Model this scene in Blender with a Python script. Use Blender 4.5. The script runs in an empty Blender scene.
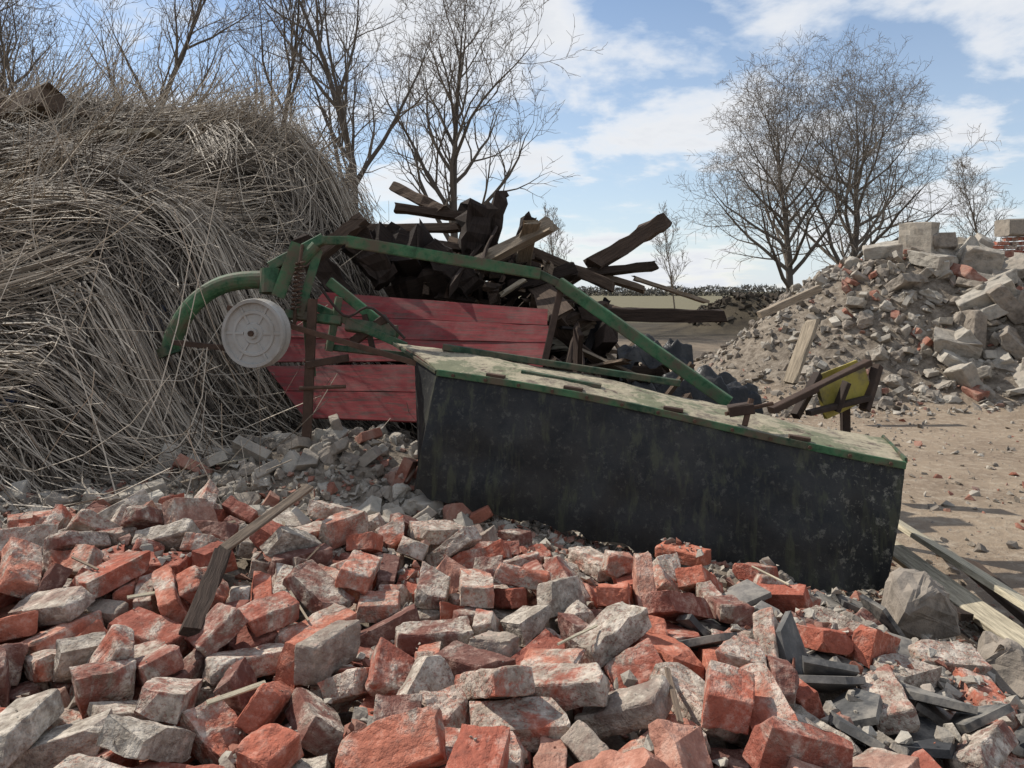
import bpy, bmesh, math, random, time
import numpy as np
from mathutils import Vector, Matrix, Euler, Quaternion, noise
from mathutils.bvhtree import BVHTree
T0=time.time()
rng=np.random.default_rng(7); random.seed(7)
sc=bpy.context.scene
sc.view_settings.view_transform='Standard'
sc.view_settings.look='None'; sc.view_settings.exposure=0

def S(t):
    t=np.clip(t,0,1); return t*t*(3-2*t)
_nz={}
def fbm(x,y,seed=0,sc_=1.0,oct=4):
    key=(seed,oct)
    if key not in _nz:
        r=np.random.default_rng(seed+100); _nz[key]=[(r.uniform(0,2*math.pi,5),r.uniform(0,2*math.pi,5),r.uniform(.7,1.4,5)) for _ in range(oct)]
    out=0; amp=1; f=sc_
    for (a,ph,k) in _nz[key]:
        for i in range(5):
            out=out+amp*np.sin((x*np.cos(a[i])+y*np.sin(a[i]))*f*k[i]+ph[i])/5*1.4
        amp*=.5; f*=2.1
    return out

# ---------------------------------------------------------------- terrain
def G(x,y):
    x=np.asarray(x,float); y=np.asarray(y,float)
    back_l=1-S((y-5.0)/2.0); back_r=1-S((y-2.9)/1.8)
    w=S((x+.2)/1.0)
    back=back_l*(1-w)+back_r*w
    m=.47*S((x+6.5)/1.5)*(1-S((x-.6)/2.1))*S((y-.2)/1.1)*back
    m=m+.27*np.exp(-((x+.95)/.85)**2-((y-4.45)/.6)**2)+.14*np.exp(-((x+2.1)/.7)**2-((y-3.9)/.6)**2)
    m=m+.10*np.exp(-((x+1.3)/.7)**2-((y-2.7)/.5)**2)
    tim=1.15*np.exp(-(((x-.1)/1.35)**2+((y-7.0)/1.0)**2)**1.3)
    r1=2.05*np.exp(-(((x-6.5)/2.75)**2+((y-12.7)/1.9)**2)**1.4)
    r2=2.1*np.exp(-(((x-10.6)/3.0)**2+((y-13.2)/2.0)**2)**1.4)
    r3=.95*np.exp(-(((x-8.8)/2.0)**2+((y-11.0)/1.2)**2))
    soil=np.maximum(0,1.35+.35*fbm(x,y,12,1.6,3))*np.exp(-(((x-10.0)/2.9)**2+((y-31)/2.2)**2)**1.5)
    near=np.exp(-((x/30)**2+((y-5)/30)**2))
    rough=S((m+tim+r1+r2)/.3)
    n=near*(.018*fbm(x,y,1,1.1)+rough*(.035*fbm(x,y,2,4.0)))
    return m+tim+np.maximum(r1,r2)+r3+soil+n+.14*S((r1+r2+r3)/.6)*fbm(x,y,3,2.2)

class MB:
    def __init__(s): s.V=[];s.L=[];s.C=[];s.T=[];s.O=[];s.M=[];s.n=0
    def add(s,v,loops,counts,tint=.5,loc=None,mat=0):
        v=np.asarray(v,float).reshape(-1,3); k=len(v)
        s.V.append(v); s.L.append(np.asarray(loops,np.int64).ravel()+s.n); s.C.append(np.asarray(counts,np.int64))
        s.T.append(np.broadcast_to(np.asarray(tint,float),(k,)).copy())
        s.O.append(v.copy() if loc is None else np.asarray(loc,float))
        s.M.append(np.full(len(counts),mat,np.int32)); s.n+=k
    def build(s,name,mats,smooth=False,parent=None):
        V=np.concatenate(s.V);L=np.concatenate(s.L);C=np.concatenate(s.C)
        me=bpy.data.meshes.new(name)
        me.vertices.add(len(V)); me.vertices.foreach_set('co',V.astype(np.float32).ravel())
        me.loops.add(len(L)); me.loops.foreach_set('vertex_index',L.astype(np.int32))
        me.polygons.add(len(C)); st=np.concatenate([[0],np.cumsum(C)[:-1]])
        me.polygons.foreach_set('loop_start',st.astype(np.int32))
        for m in (mats if isinstance(mats,(list,tuple)) else [mats]): me.materials.append(m)
        me.polygons.foreach_set('material_index',np.concatenate(s.M))
        me.polygons.foreach_set('use_smooth',np.full(len(C),smooth))
        me.update(calc_edges=True)
        a=me.attributes.new('tint','FLOAT','POINT'); a.data.foreach_set('value',np.concatenate(s.T).astype(np.float32))
        a=me.attributes.new('loc','FLOAT_VECTOR','POINT'); a.data.foreach_set('vector',np.concatenate(s.O).astype(np.float32).ravel())
        ob=bpy.data.objects.new(name,me); sc.collection.objects.link(ob)
        if parent: ob.parent=parent
        return ob

def tubes(mb,P,R,sides=3,tint=.5,mat=0,caps=True):
    P=np.asarray(P,float);R=np.asarray(R,float);N,K,_=P.shape
    Tn=np.gradient(P,axis=1); Tn/=np.linalg.norm(Tn,axis=2,keepdims=True)+1e-9
    mt=P[:,-1]-P[:,0]; mt/=np.linalg.norm(mt,axis=1,keepdims=True)+1e-9
    ref=np.where(np.abs(mt[:,2:3])>.8,np.array([[1.,0,0]]),np.array([[0,0,1.]]))[:,None,:]
    U=np.cross(Tn,ref);U/=np.linalg.norm(U,axis=2,keepdims=True)+1e-9
    W=np.cross(Tn,U)
    a=np.arange(sides)*2*math.pi/sides
    ring=P[:,:,None,:]+R[:,:,None,None]*(np.cos(a)[None,None,:,None]*U[:,:,None,:]+np.sin(a)[None,None,:,None]*W[:,:,None,:])
    V=ring.reshape(-1,3)
    base=(np.arange(N)*K*sides)[:,None,None]; k=(np.arange(K-1)*sides)[None,:,None]; i=np.arange(sides)[None,None,:]; j=(i+1)%sides
    q=np.stack([base+k+i,base+k+j,base+k+sides+j,base+k+sides+i],-1).reshape(-1,4)
    loops=q.ravel(); counts=np.full(len(q),4)
    if caps:
        c0=((np.arange(N)*K*sides)[:,None]+np.arange(sides)[None,::-1]); c1=((np.arange(N)*K*sides+(K-1)*sides)[:,None]+np.arange(sides)[None,:])
        loops=np.concatenate([loops,c0.ravel(),c1.ravel()]); counts=np.concatenate([counts,np.full(2*N,sides)])
    t=np.repeat(np.broadcast_to(np.asarray(tint,float),(N,)),K*sides)
    al=np.broadcast_to(np.linspace(0,1,K)[None,:,None],(N,K,sides)); off=np.repeat(np.arange(N)*3.7,K*sides)
    loc=np.stack([al.ravel()+off,np.broadcast_to(np.cos(a),(N,K,sides)).ravel()*.1,np.broadcast_to(np.sin(a),(N,K,sides)).ravel()*.1],-1)
    mb.add(V,loops,counts,t,loc,mat)
def tube1(mb,pts,r,sides=10,tint=.5,mat=0):
    pts=np.array(pts,float)[None]; R=np.broadcast_to(np.asarray(r,float),(pts.shape[1],))[None]
    tubes(mb,pts,R,sides,tint,mat)
def smoothpts(pts,n=16):
    pts=[Vector(p) for p in pts]; out=[]
    m=len(pts)
    for k in range(n):
        t=k/(n-1)*(m-1); i=min(int(t),m-2); f=t-i
        p0=pts[max(i-1,0)];p1=pts[i];p2=pts[i+1];p3=pts[min(i+2,m-1)]
        out.append(.5*((2*p1)+(p2-p0)*f+(2*p0-5*p1+4*p2-p3)*f*f+(3*p1-p0-3*p2+p3)*f**3))
    return [tuple(o) for o in out]

def beam(mb,a,b,w,h,roll=0,tint=.5,jit=.06,mat=0,n=7,ragged=.0,bend=0):
    a=np.array(a,float);b=np.array(b,float); d=b-a;L=np.linalg.norm(d);d/=L
    ref=np.array([0,0,1.]) if abs(d[2])<.9 else np.array([1.,0,0])
    u=np.cross(d,ref);u/=np.linalg.norm(u); v=np.cross(u,d)
    u,v=u*math.cos(roll)+v*math.sin(roll),v*math.cos(roll)-u*math.sin(roll)
    c=[(-1,-.8),(-.86,-1),(.86,-1),(1,-.8),(1,.8),(.86,1),(-.86,1),(-1,.8)]
    m=8; V=[];O=[]; o=rng.uniform(-50,50,3)
    for i in range(n):
        t=i/(n-1)
        wob=bend*math.sin(math.pi*t)
        for j,(p,q) in enumerate(c):
            s=1+rng.normal(0,jit*.5)
            e=0
            if i in(0,n-1): e=abs(rng.normal(0,ragged))*(1 if i==0 else -1)
            pos=a+d*(t*L+e)+u*(p*w/2*s)+v*(q*h/2*s+wob)
            V.append(pos);O.append((t*L+o[0],p*w/2+o[1],q*h/2+o[2]))
    loops=[];cnt=[]
    for i in range(n-1):
        for j in range(m):
            k=(j+1)%m; loops+=[i*m+j,(i+1)*m+j,(i+1)*m+k,i*m+k];cnt.append(4)
    loops+=list(range(m))+[ (n-1)*m+j for j in reversed(range(m))];cnt+=[m,m]
    mb.add(V,loops,cnt,tint,O,mat)

def bm_arrays(bm):
    bm.verts.index_update()
    v=np.array([x.co[:] for x in bm.verts]);l=[];c=[]
    for f in bm.faces:
        l+=[q.index for q in f.verts];c.append(len(f.verts))
    return v,np.array(l),np.array(c)

def make_brick(r,frac=1.0,L=.218,W=.102,H=.058,cuts=3,rough=.0034,fine=.021):
    bm=bmesh.new(); bmesh.ops.create_cube(bm,size=1)
    for v in bm.verts: v.co=Vector((v.co.x*L,v.co.y*W,v.co.z*H))
    def cut(co,no):
        g=bmesh.ops.bisect_plane(bm,geom=bm.verts[:]+bm.edges[:]+bm.faces[:],plane_co=co,plane_no=no,clear_outer=True)
        ed=[e for e in g['geom_cut'] if isinstance(e,bmesh.types.BMEdge)]
        if ed: bmesh.ops.contextual_create(bm,geom=ed)
    if frac<.98:
        cut(Vector((L*(frac-.5),0,0)),Vector((1,r.uniform(-.6,.6),r.uniform(-.6,.6))).normalized())
        if r.random()<.3: cut(Vector((L*(frac-.6),W*.2,0)),Vector((1,r.uniform(.3,.9),r.uniform(-.6,.6))).normalized())
    for _ in range(r.choice([2,3,4,5])):
        s=Vector((r.choice([-1,1]),r.choice([-1,1]),r.choice([-1,1])))
        c=Vector((s.x*L/2,s.y*W/2,s.z*H/2)); no=Vector((s.x*r.uniform(.3,1.2),s.y*r.uniform(.3,1),s.z*r.uniform(.3,1.3))).normalized()
        cut(c-no*r.uniform(.005,.026)*L/.212,no)
    bmesh.ops.bevel(bm,geom=bm.edges[:],offset=.0058*L/.212,segments=2,affect='EDGES',profile=.5,clamp_overlap=True)
    bmesh.ops.triangulate(bm,faces=[f for f in bm.faces if len(f.verts)>4])
    for _ in range(cuts):
        es=[e for e in bm.edges if e.calc_length()>fine]
        if es: bmesh.ops.subdivide_edges(bm,edges=es,cuts=1,use_grid_fill=True)
    bmesh.ops.triangulate(bm,faces=[f for f in bm.faces if len(f.verts)>4])
    bm.normal_update()
    off=Vector((r.uniform(0,99),r.uniform(0,99),r.uniform(0,99)))
    crust=r.choice([0,.006,.012,.018])*L/.212; cs=r.choice([-1,1]); ax=r.choice([1,2,2]); q=.212/L
    for v in bm.verts:
        n1=noise.noise(v.co*20*q+off); n2=noise.noise(v.co*75*q+off)
        e=0
        if v.normal[ax]*cs>.75: e=max(0,noise.noise(v.co*18*q-off)+.08)*crust
        v.co=v.co+v.normal*(n1*rough*1.5+n2*rough*.9+e)
    ce=sum((v.co for v in bm.verts),Vector())/len(bm.verts)
    for v in bm.verts: v.co-=ce
    out=bm_arrays(bm); bm.free(); return out
def make_chunk(r,flat=.7,n=14,detail=False):
    bm=bmesh.new()
    for _ in range(n):
        p=Vector((r.gauss(0,1),r.gauss(0,1),r.gauss(0,1))).normalized()*r.uniform(.75,1.)
        bm.verts.new((p.x*.5,p.y*.4,p.z*.5*flat))
    g=bmesh.ops.convex_hull(bm,input=bm.verts[:])
    bmesh.ops.delete(bm,geom=list({x for x in g['geom_interior']+g['geom_unused'] if isinstance(x,bmesh.types.BMVert)}),context='VERTS')
    if detail:
        bmesh.ops.bevel(bm,geom=bm.edges[:],offset=.02,segments=1,affect='EDGES')
        bmesh.ops.triangulate(bm,faces=bm.faces[:])
        bmesh.ops.subdivide_edges(bm,edges=bm.edges[:],cuts=2,use_grid_fill=True)
        bm.normal_update()
        o=Vector((r.uniform(0,99),0,0))
        for v in bm.verts: v.co+=v.normal*(noise.noise(v.co*6+o)*.07+noise.noise(v.co*18+o)*.03)
    o=bm_arrays(bm); bm.free(); return o
R_=random.Random(3)
brick_vars=[make_brick(R_,1.0) for _ in range(14)]+[make_brick(R_,R_.uniform(.35,.85)) for _ in range(14)]
brick_lo=[make_brick(R_,1.0,cuts=0) for _ in range(4)]+[make_brick(R_,R_.uniform(.4,.8),cuts=0) for _ in range(5)]
slabs=[make_brick(R_,R_.uniform(.6,1),L=1,W=R_.uniform(.45,.8),H=R_.uniform(.16,.32),cuts=3,rough=.018,fine=.11) for _ in range(8)]
chunks=[make_chunk(R_,R_.uniform(.4,.9),9) for _ in range(14)]
chunksD=[make_chunk(R_,R_.uniform(.4,.9),12,True) for _ in range(8)]
def place(mb,var,M,tint,mat=0,scale=1.0,locs=1.0):
    v,l,c=var
    v=v*scale
    Rm=np.array(M.to_3x3()); t=np.array(M.translation)
    mb.add(v@Rm.T+t,l,c,tint,v*locs+rng.uniform(-30,30,3),mat)
def rotM(p,yaw=None,tilt=.4,r=random):
    e=Euler((r.gauss(0,tilt),r.gauss(0,tilt),r.uniform(0,6.28) if yaw is None else yaw))
    m=e.to_matrix().to_4x4(); m.translation=Vector(p); return m

# ---------------------------------------------------------------- materials
def newmat(name):
    m=bpy.data.materials.new(name);m.use_nodes=True; nt=m.node_tree; b=nt.nodes['Principled BSDF']
    return m,nt,b
def N(nt,t,**k):
    n=nt.nodes.new(t)
    for a,v in k.items(): setattr(n,a,v)
    return n
def ramp(nt,stops,inp=None,interp='LINEAR'):
    n=N(nt,'ShaderNodeValToRGB'); n.color_ramp.interpolation=interp
    e=n.color_ramp.elements
    while len(e)<len(stops): e.new(.5)
    for i,(p,c) in enumerate(stops):
        e[i].position=p; e[i].color=(c,c,c,1) if isinstance(c,(int,float)) else (*c,1)
    if inp is not None: nt.links.new(inp,n.inputs[0])
    return n
def noise_(nt,vec,scale,detail=4,rough=.6,dist=0):
    n=N(nt,'ShaderNodeTexNoise'); n.inputs['Scale'].default_value=scale;n.inputs['Detail'].default_value=detail;n.inputs['Roughness'].default_value=rough;n.inputs['Distortion'].default_value=dist
    nt.links.new(vec,n.inputs['Vector']); return n.outputs['Fac']
def mix(nt,f,a,b,mode='MIX'):
    n=N(nt,'ShaderNodeMix',data_type='RGBA',blend_type=mode)
    for i,x in ((0,f),(6,a),(7,b)):
        if isinstance(x,(int,float)): n.inputs[i].default_value=x
        elif isinstance(x,tuple): n.inputs[i].default_value=(*x,1)
        else: nt.links.new(x,n.inputs[i])
    return n.outputs[2]
def mth(nt,op,a,b=0.,c=None):
    n=N(nt,'ShaderNodeMath',operation=op)
    for i,x in enumerate((a,b)+((c,) if c is not None else ())):
        if isinstance(x,(int,float)): n.inputs[i].default_value=x
        else: nt.links.new(x,n.inputs[i])
    return n.outputs[0]
def bump(nt,b,h,st,dist):
    n=N(nt,'ShaderNodeBump'); n.inputs['Strength'].default_value=st;n.inputs['Distance'].default_value=dist
    nt.links.new(h,n.inputs['Height']);nt.links.new(n.outputs[0],b.inputs['Normal'])
def att(nt,name): return N(nt,'ShaderNodeAttribute',attribute_name=name)
def scalev(nt,vec,s):
    n=N(nt,'ShaderNodeMapping'); n.inputs['Scale'].default_value=s; nt.links.new(vec,n.inputs[0]); return n.outputs[0]

def mat_brick():
    m,nt,b=newmat('weathered_brick'); loc=att(nt,'loc').outputs['Vector']; t=att(nt,'tint').outputs['Fac']
    base=ramp(nt,[(0,(.12,.05,.04)),(.2,(.25,.065,.042)),(.5,(.40,.095,.052)),(.72,(.47,.14,.08)),(.86,(.42,.20,.14)),(.91,(.25,.21,.175)),(1,(.32,.275,.22))],t).outputs[0]
    n1=noise_(nt,loc,20,5,.72); base=mix(nt,ramp(nt,[(.42,0),(.72,.7)],n1).outputs[0],base,(.13,.05,.038))
    base=mix(nt,ramp(nt,[(.34,.5),(.47,0)],n1).outputs[0],base,(.5,.33,.26))
    bias=mth(nt,'FRACT',mth(nt,'MULTIPLY',t,7.31))
    n2=mth(nt,'ADD',noise_(nt,loc,7,6,.70,.5),mth(nt,'MULTIPLY',mth(nt,'SUBTRACT',bias,.5),.32))
    mk=ramp(nt,[(.43,.08),(.50,.35),(.55,.85),(.7,.97)],n2).outputs[0]
    nf=noise_(nt,loc,75,3,.7)
    mk=mth(nt,'MULTIPLY',mk,ramp(nt,[(.35,.4),(.48,1)],nf).outputs[0])
    mc=mix(nt,ramp(nt,[(.34,0),(.60,1)],n1).outputs[0],(.62,.55,.46),(.27,.23,.185))
    col=mix(nt,mk,base,mc)
    nt.links.new(col,b.inputs['Base Color']); b.inputs['Roughness'].default_value=.95; b.inputs['Specular IOR Level'].default_value=.2
    h=mth(nt,'ADD',mth(nt,'ADD',mth(nt,'MULTIPLY',nf,.7),mth(nt,'MULTIPLY',n1,.8)),mth(nt,'MULTIPLY',mk,.3)); bump(nt,b,h,1.0,.008)
    return m
def mat_tint(name,stops,nsc=12,bs=.6,bd=.01,rough=.9,var=.5,stretch=(1,1,1),usepos=False,spec=.3,dust=None,simple=False,detail=5,dt=(.45,.62)):
    m,nt,b=newmat(name); t=att(nt,'tint').outputs['Fac']
    col=ramp(nt,stops,t).outputs[0]
    b.inputs['Roughness'].default_value=rough; b.inputs['Specular IOR Level'].default_value=spec
    if simple:
        nt.links.new(col,b.inputs['Base Color']); return m
    loc=att(nt,'loc').outputs['Vector'] if not usepos else N(nt,'ShaderNodeNewGeometry').outputs['Position']
    if stretch!=(1,1,1): loc=scalev(nt,loc,stretch)
    n1=noise_(nt,loc,nsc,detail,.68); f=ramp(nt,[(.25,1-var),(.75,1+var*.6)],n1).outputs[0]
    col=mix(nt,1.0,col,f,'MULTIPLY')
    if dust: col=mix(nt,ramp(nt,[(dt[0],0),(dt[1],dust[3])],noise_(nt,loc,nsc*.5,detail,.72)).outputs[0],col,dust[:3])
    nt.links.new(col,b.inputs['Base Color'])
    if bs: bump(nt,b,n1,bs,bd)
    return m
M_brick=mat_brick()
M_slate=mat_tint('broken_slate',[(0,(.045,.045,.047)),(.6,(.10,.098,.095)),(1,(.22,.20,.18))],14,.7,.006,.8,.6,dust=(.27,.24,.2,.75))
M_rubble=mat_tint('rubble',[(0,(.15,.125,.10)),(.35,(.26,.22,.18)),(.6,(.37,.33,.275)),(.85,(.48,.44,.375)),(.87,(.31,.14,.10)),(1,(.30,.11,.07))],9,.9,.02,.95,.6,dust=(.27,.225,.18,.55))
M_wood=mat_tint('old_timber',[(0,(.014,.011,.010)),(.3,(.055,.037,.028)),(.55,(.15,.105,.075)),(.8,(.31,.25,.185)),(1,(.50,.44,.32))],6,.9,.008,.9,.65,stretch=(1.2,16,16),spec=.2)
M_straw=mat_tint('reed_straw',[(0,(.028,.021,.016)),(.35,(.115,.09,.067)),(.7,(.29,.24,.185)),(1,(.55,.47,.37))],rough=.7,simple=True)
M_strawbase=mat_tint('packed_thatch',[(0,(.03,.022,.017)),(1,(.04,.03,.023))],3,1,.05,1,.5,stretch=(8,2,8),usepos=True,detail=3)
M_green=mat_tint('weathered_green_paint',[(0,(.03,.05,.033)),(.5,(.04,.115,.055)),(1,(.065,.18,.08))],16,.6,.004,.7,.8,usepos=True,dust=(.10,.075,.05,.95),dt=(.42,.60))
M_rust=mat_tint('rusty_steel',[(0,(.03,.022,.018)),(1,(.14,.075,.045))],15,.7,.004,.8,.5,usepos=True)
M_bark=mat_tint('bark',[(0,(.07,.058,.048)),(1,(.21,.175,.14))],simple=True,spec=.2)
M_white=mat_tint('faded_white_plastic',[(0,(.34,.33,.31)),(1,(.54,.52,.48))],9,.3,.003,.7,.4,usepos=True,dust=(.20,.17,.135,.8),dt=(.40,.62))
M_yellow=mat_tint('yellow_paint',[(0,(.30,.23,.04)),(1,(.42,.35,.07))],9,.3,.003,.6,.5,usepos=True,dust=(.1,.08,.05,.9))
M_tarp=mat_tint('blue_tarpaulin',[(0,(.045,.06,.11)),(1,(.07,.09,.16))],5,.4,.02,.6,.5,usepos=True,dust=(.16,.14,.12,.8))
M_black=mat_tint('black_plastic',[(0,(.012,.012,.013)),(1,(.03,.03,.032))],5,.8,.03,.45,.5,usepos=True,dust=(.1,.09,.075,.5))

m,nt,b=newmat('rubber_skirt'); pos=N(nt,'ShaderNodeNewGeometry').outputs['Position']
na=noise_(nt,pos,3.5,6,.72)
c=mix(nt,ramp(nt,[(.4,0),(.75,1)],na).outputs[0],(.009,.010,.011),(.04,.038,.034))
nb=noise_(nt,pos,24,5,.78)
sp=ramp(nt,[(.55,0),(.64,.85)],nb).outputs[0]
sx=N(nt,'ShaderNodeSeparateXYZ');nt.links.new(pos,sx.inputs[0])
side=ramp(nt,[(.0,.25),(.68,.3),(.88,1)],mth(nt,'MULTIPLY',sx.outputs[0],.55)).outputs[0]
c=mix(nt,mth(nt,'MULTIPLY',sp,side),c,(.17,.16,.13))
st=noise_(nt,scalev(nt,pos,(1,1,.12)),16,4,.7)
c=mix(nt,ramp(nt,[(.52,0),(.64,.6)],st).outputs[0],c,(.06,.062,.036))
nt.links.new(c,b.inputs['Base Color']);b.inputs['Roughness'].default_value=.6;b.inputs['Specular IOR Level'].default_value=.3
bump(nt,b,nb,.45,.006); M_skirt=m
m,nt,b=newmat('deck_lichen'); pos=N(nt,'ShaderNodeNewGeometry').outputs['Position']
na=noise_(nt,pos,9,6,.78); nb=noise_(nt,pos,3.2,6,.75)
c=mix(nt,ramp(nt,[(.3,0),(.7,1)],na).outputs[0],(.20,.17,.115),(.42,.36,.25))
c=mix(nt,ramp(nt,[(.51,0),(.57,.8)],nb).outputs[0],c,(.10,.115,.06))
c=mix(nt,ramp(nt,[(.40,.8),(.46,0)],nb).outputs[0],c,(.13,.10,.075))
c=mix(nt,ramp(nt,[(.37,.9),(.44,0)],na).outputs[0],c,(.07,.042,.03))
nt.links.new(c,b.inputs['Base Color']);b.inputs['Roughness'].default_value=.9
bump(nt,b,na,.6,.012); M_deck=m
m,nt,b=newmat('faded_red_paint'); loc=att(nt,'loc').outputs['Vector']
l2=scalev(nt,loc,(1,9,9)); na=noise_(nt,l2,3,6,.72)
c=mix(nt,ramp(nt,[(.3,0),(.7,1)],na).outputs[0],(.14,.02,.022),(.26,.045,.045))
c=mix(nt,ramp(nt,[(.49,0),(.59,.85)],noise_(nt,l2,7,5,.75)).outputs[0],c,(.09,.05,.042))
c=mix(nt,ramp(nt,[(.45,0),(.75,.5)],noise_(nt,loc,4,5,.7)).outputs[0],c,(.26,.15,.13))
nt.links.new(c,b.inputs['Base Color']);b.inputs['Roughness'].default_value=.8;b.inputs['Specular IOR Level'].default_value=.2
bump(nt,b,na,.6,.005); M_red=m
m,nt,b=newmat('ground_dirt'); pos=N(nt,'ShaderNodeNewGeometry').outputs['Position']
na=noise_(nt,pos,.9,6,.65); nb=noise_(nt,pos,9,6,.75)
c=mix(nt,ramp(nt,[(.3,0),(.7,1)],na).outputs[0],(.19,.14,.10),(.34,.265,.19))
c=mix(nt,ramp(nt,[(.5,0),(.62,.6)],nb).outputs[0],c,(.41,.34,.26))
sx=N(nt,'ShaderNodeSeparateXYZ');nt.links.new(pos,sx.inputs[0])
c=mix(nt,ramp(nt,[(.1,0),(.35,.85)],sx.outputs[2]).outputs[0],c,mix(nt,ramp(nt,[(.38,0),(.62,1)],nb).outputs[0],(.11,.09,.07),(.29,.245,.195)))
far=ramp(nt,[(.15,0),(.24,.5),(.27,1)],mth(nt,'MULTIPLY',sx.outputs[1],.01)).outputs[0]
c=mix(nt,far,c,mix(nt,ramp(nt,[(.35,0),(.65,1)],na).outputs[0],(.035,.028,.02),(.085,.068,.045)))
far2=ramp(nt,[(.36,0),(.42,1)],mth(nt,'MULTIPLY',sx.outputs[1],.01)).outputs[0]
c=mix(nt,far2,c,mix(nt,noise_(nt,scalev(nt,pos,(.02,.1,1)),3,3,.5),(.13,.12,.07),(.19,.16,.105)))
nt.links.new(c,b.inputs['Base Color']);b.inputs['Roughness'].default_value=.97;b.inputs['Specular IOR Level'].default_value=.2
bump(nt,b,nb,.9,.04); M_ground=m

# ---------------------------------------------------------------- ground
n=430; u=np.linspace(-1,1,n); X=1.25*np.sinh(7*u); Y=3.5+1.25*np.sinh(7*u)
gx,gy=np.meshgrid(X,Y); gz=G(gx,gy)
ii=np.arange(n-1)[None,:]+np.arange(n-1)[:,None]*n
q=np.stack([ii,ii+1,ii+n+1,ii+n],-1).reshape(-1,4)
mb=MB(); mb.add(np.stack([gx,gy,gz],-1).reshape(-1,3),q.ravel(),np.full(len(q),4)); mb.build('ground',M_ground,True)

# ---------------------------------------------------------------- brick pile by rigid-body settling
def slate_var(r):
    bm=bmesh.new(); k=r.randint(4,6); pts=[]
    for i in range(k):
        a=i/k*6.28+r.uniform(-.3,.3); pts.append((math.cos(a)*.11*r.uniform(.7,1.2),math.sin(a)*.075*r.uniform(.7,1.2)))
    for z in(-.009,.009):
        for p in pts: bm.verts.new((p[0],p[1],z+1.2*p[0]*p[0]))
    bmesh.ops.convex_hull(bm,input=bm.verts[:])
    o=bm_arrays(bm); bm.free(); return o
slate_vars=[slate_var(R_) for _ in range(8)]
NFULL=14;NALL=len(brick_vars)
def settle():
    gxs=np.arange(-4.2,3.0,.07); gys=np.arange(.2,5.2,.07); a,b_=np.meshgrid(gxs,gys); z=G(a,b_)
    w=len(gxs);h=len(gys); ii=np.arange(w-1)[None,:]+np.arange(h-1)[:,None]*w
    q=np.stack([ii,ii+1,ii+w+1,ii+w],-1).reshape(-1,4)
    me=bpy.data.meshes.new('tmpg'); me.from_pydata(np.stack([a,b_,z],-1).reshape(-1,3).tolist(),[],q.tolist())
    gob=bpy.data.objects.new('tmpg',me); sc.collection.objects.link(gob)
    allv=[('b',i,v) for i,v in enumerate(brick_vars)]+[('s',i,v) for i,v in enumerate(slate_vars)]
    mes={}
    for k,i,v in allv:
        vv=v[0]; me=bpy.data.meshes.new('t')
        if k=='b':
            bm=bmesh.new()
            for p in vv[::max(1,len(vv)//60)]: bm.verts.new(p)
            g=bmesh.ops.convex_hull(bm,input=bm.verts[:])
            bmesh.ops.delete(bm,geom=list({x for x in g['geom_interior']+g['geom_unused'] if isinstance(x,bmesh.types.BMVert)}),context='VERTS')
            bm.to_mesh(me);bm.free()
        else:
            fs=[];p=0
            for c_ in v[2]: fs.append(v[1][p:p+c_].tolist()); p+=c_
            me.from_pydata(vv.tolist(),[],fs)
        mes[(k,i)]=me
    obs=[];meta=[]
    r=random.Random(11)
    for layer in range(4):
        y=1.15
        while y<3.8:
            x=-3.2
            while x<2.2:
                px=x+r.uniform(-.04,.04)+(.11 if layer%2 else 0);py=y+r.uniform(-.04,.04)
                lim=3.42-.30*(px+.49) if px>-.5 else 3.36+.12*math.sin(px*3)-.12*max(0,-px-1.6)
                lim-=.1*layer
                pr=1.0
                if py>lim: pr=0
                if layer==3: pr*=.5
                kb=1.0
                if px>.4: kb=1-.6*min(1,(px-.4)/.6)
                if px>.9 : pr*=.8
                if px>1.25: pr*=.5
                if r.random()<pr:
                    isb=r.random()<kb
                    key=('b',(r.randrange(NFULL) if r.random()<.6 else NFULL+r.randrange(NALL-NFULL))) if isb else ('s',r.randrange(8))
                    ob=bpy.data.objects.new('t',mes[key]); sc.collection.objects.link(ob)
                    zz=float(G(px,py))+.09+.17*layer
                    ob.location=(px,py,zz); ob.rotation_euler=(r.gauss(0,.8),r.gauss(0,.6),r.uniform(0,6.28))
                    obs.append(ob);meta.append(key)
                x+=.22
            y+=.22
    bpy.context.view_layer.update()
    try:
        bpy.ops.rigidbody.world_add()
        for o in bpy.context.view_layer.objects: o.select_set(False)
        gob.select_set(True); bpy.context.view_layer.objects.active=gob
        bpy.ops.rigidbody.objects_add(type='PASSIVE'); gob.rigid_body.collision_shape='MESH'; gob.rigid_body.friction=1.0
        gob.select_set(False)
        for o in obs:o.select_set(True)
        bpy.context.view_layer.objects.active=obs[0]
        bpy.ops.rigidbody.objects_add(type='ACTIVE')
        for o,k in zip(obs,meta):
            rb=o.rigid_body; rb.collision_shape='CONVEX_HULL'; rb.friction=.9; rb.restitution=0; rb.mass=3 if k[0]=='b' else 1
            rb.use_margin=True; rb.collision_margin=.001; rb.linear_damping=.1;rb.angular_damping=.3
        rw=sc.rigidbody_world; rw.point_cache.frame_start=1; rw.point_cache.frame_end=60; rw.substeps_per_frame=7
        sc.frame_start=1; sc.frame_end=60
        for f in range(1,52): sc.frame_set(f)
        dg=bpy.context.evaluated_depsgraph_get()
        out=[(k,o.evaluated_get(dg).matrix_world.copy()) for o,k in zip(obs,meta)]
        bpy.ops.rigidbody.world_remove()
    except Exception as e:
        print('SIM FAIL',e); out=[(k,o.matrix_world.copy()) for o,k in zip(obs,meta)]
    for o in obs+[gob]: bpy.data.objects.remove(o)
    for me in mes.values(): bpy.data.meshes.remove(me)
    sc.frame_set(1)
    return out
settled=settle()
mbB=MB(); mbS=MB(); bvV=[];bvF=[]
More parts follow.
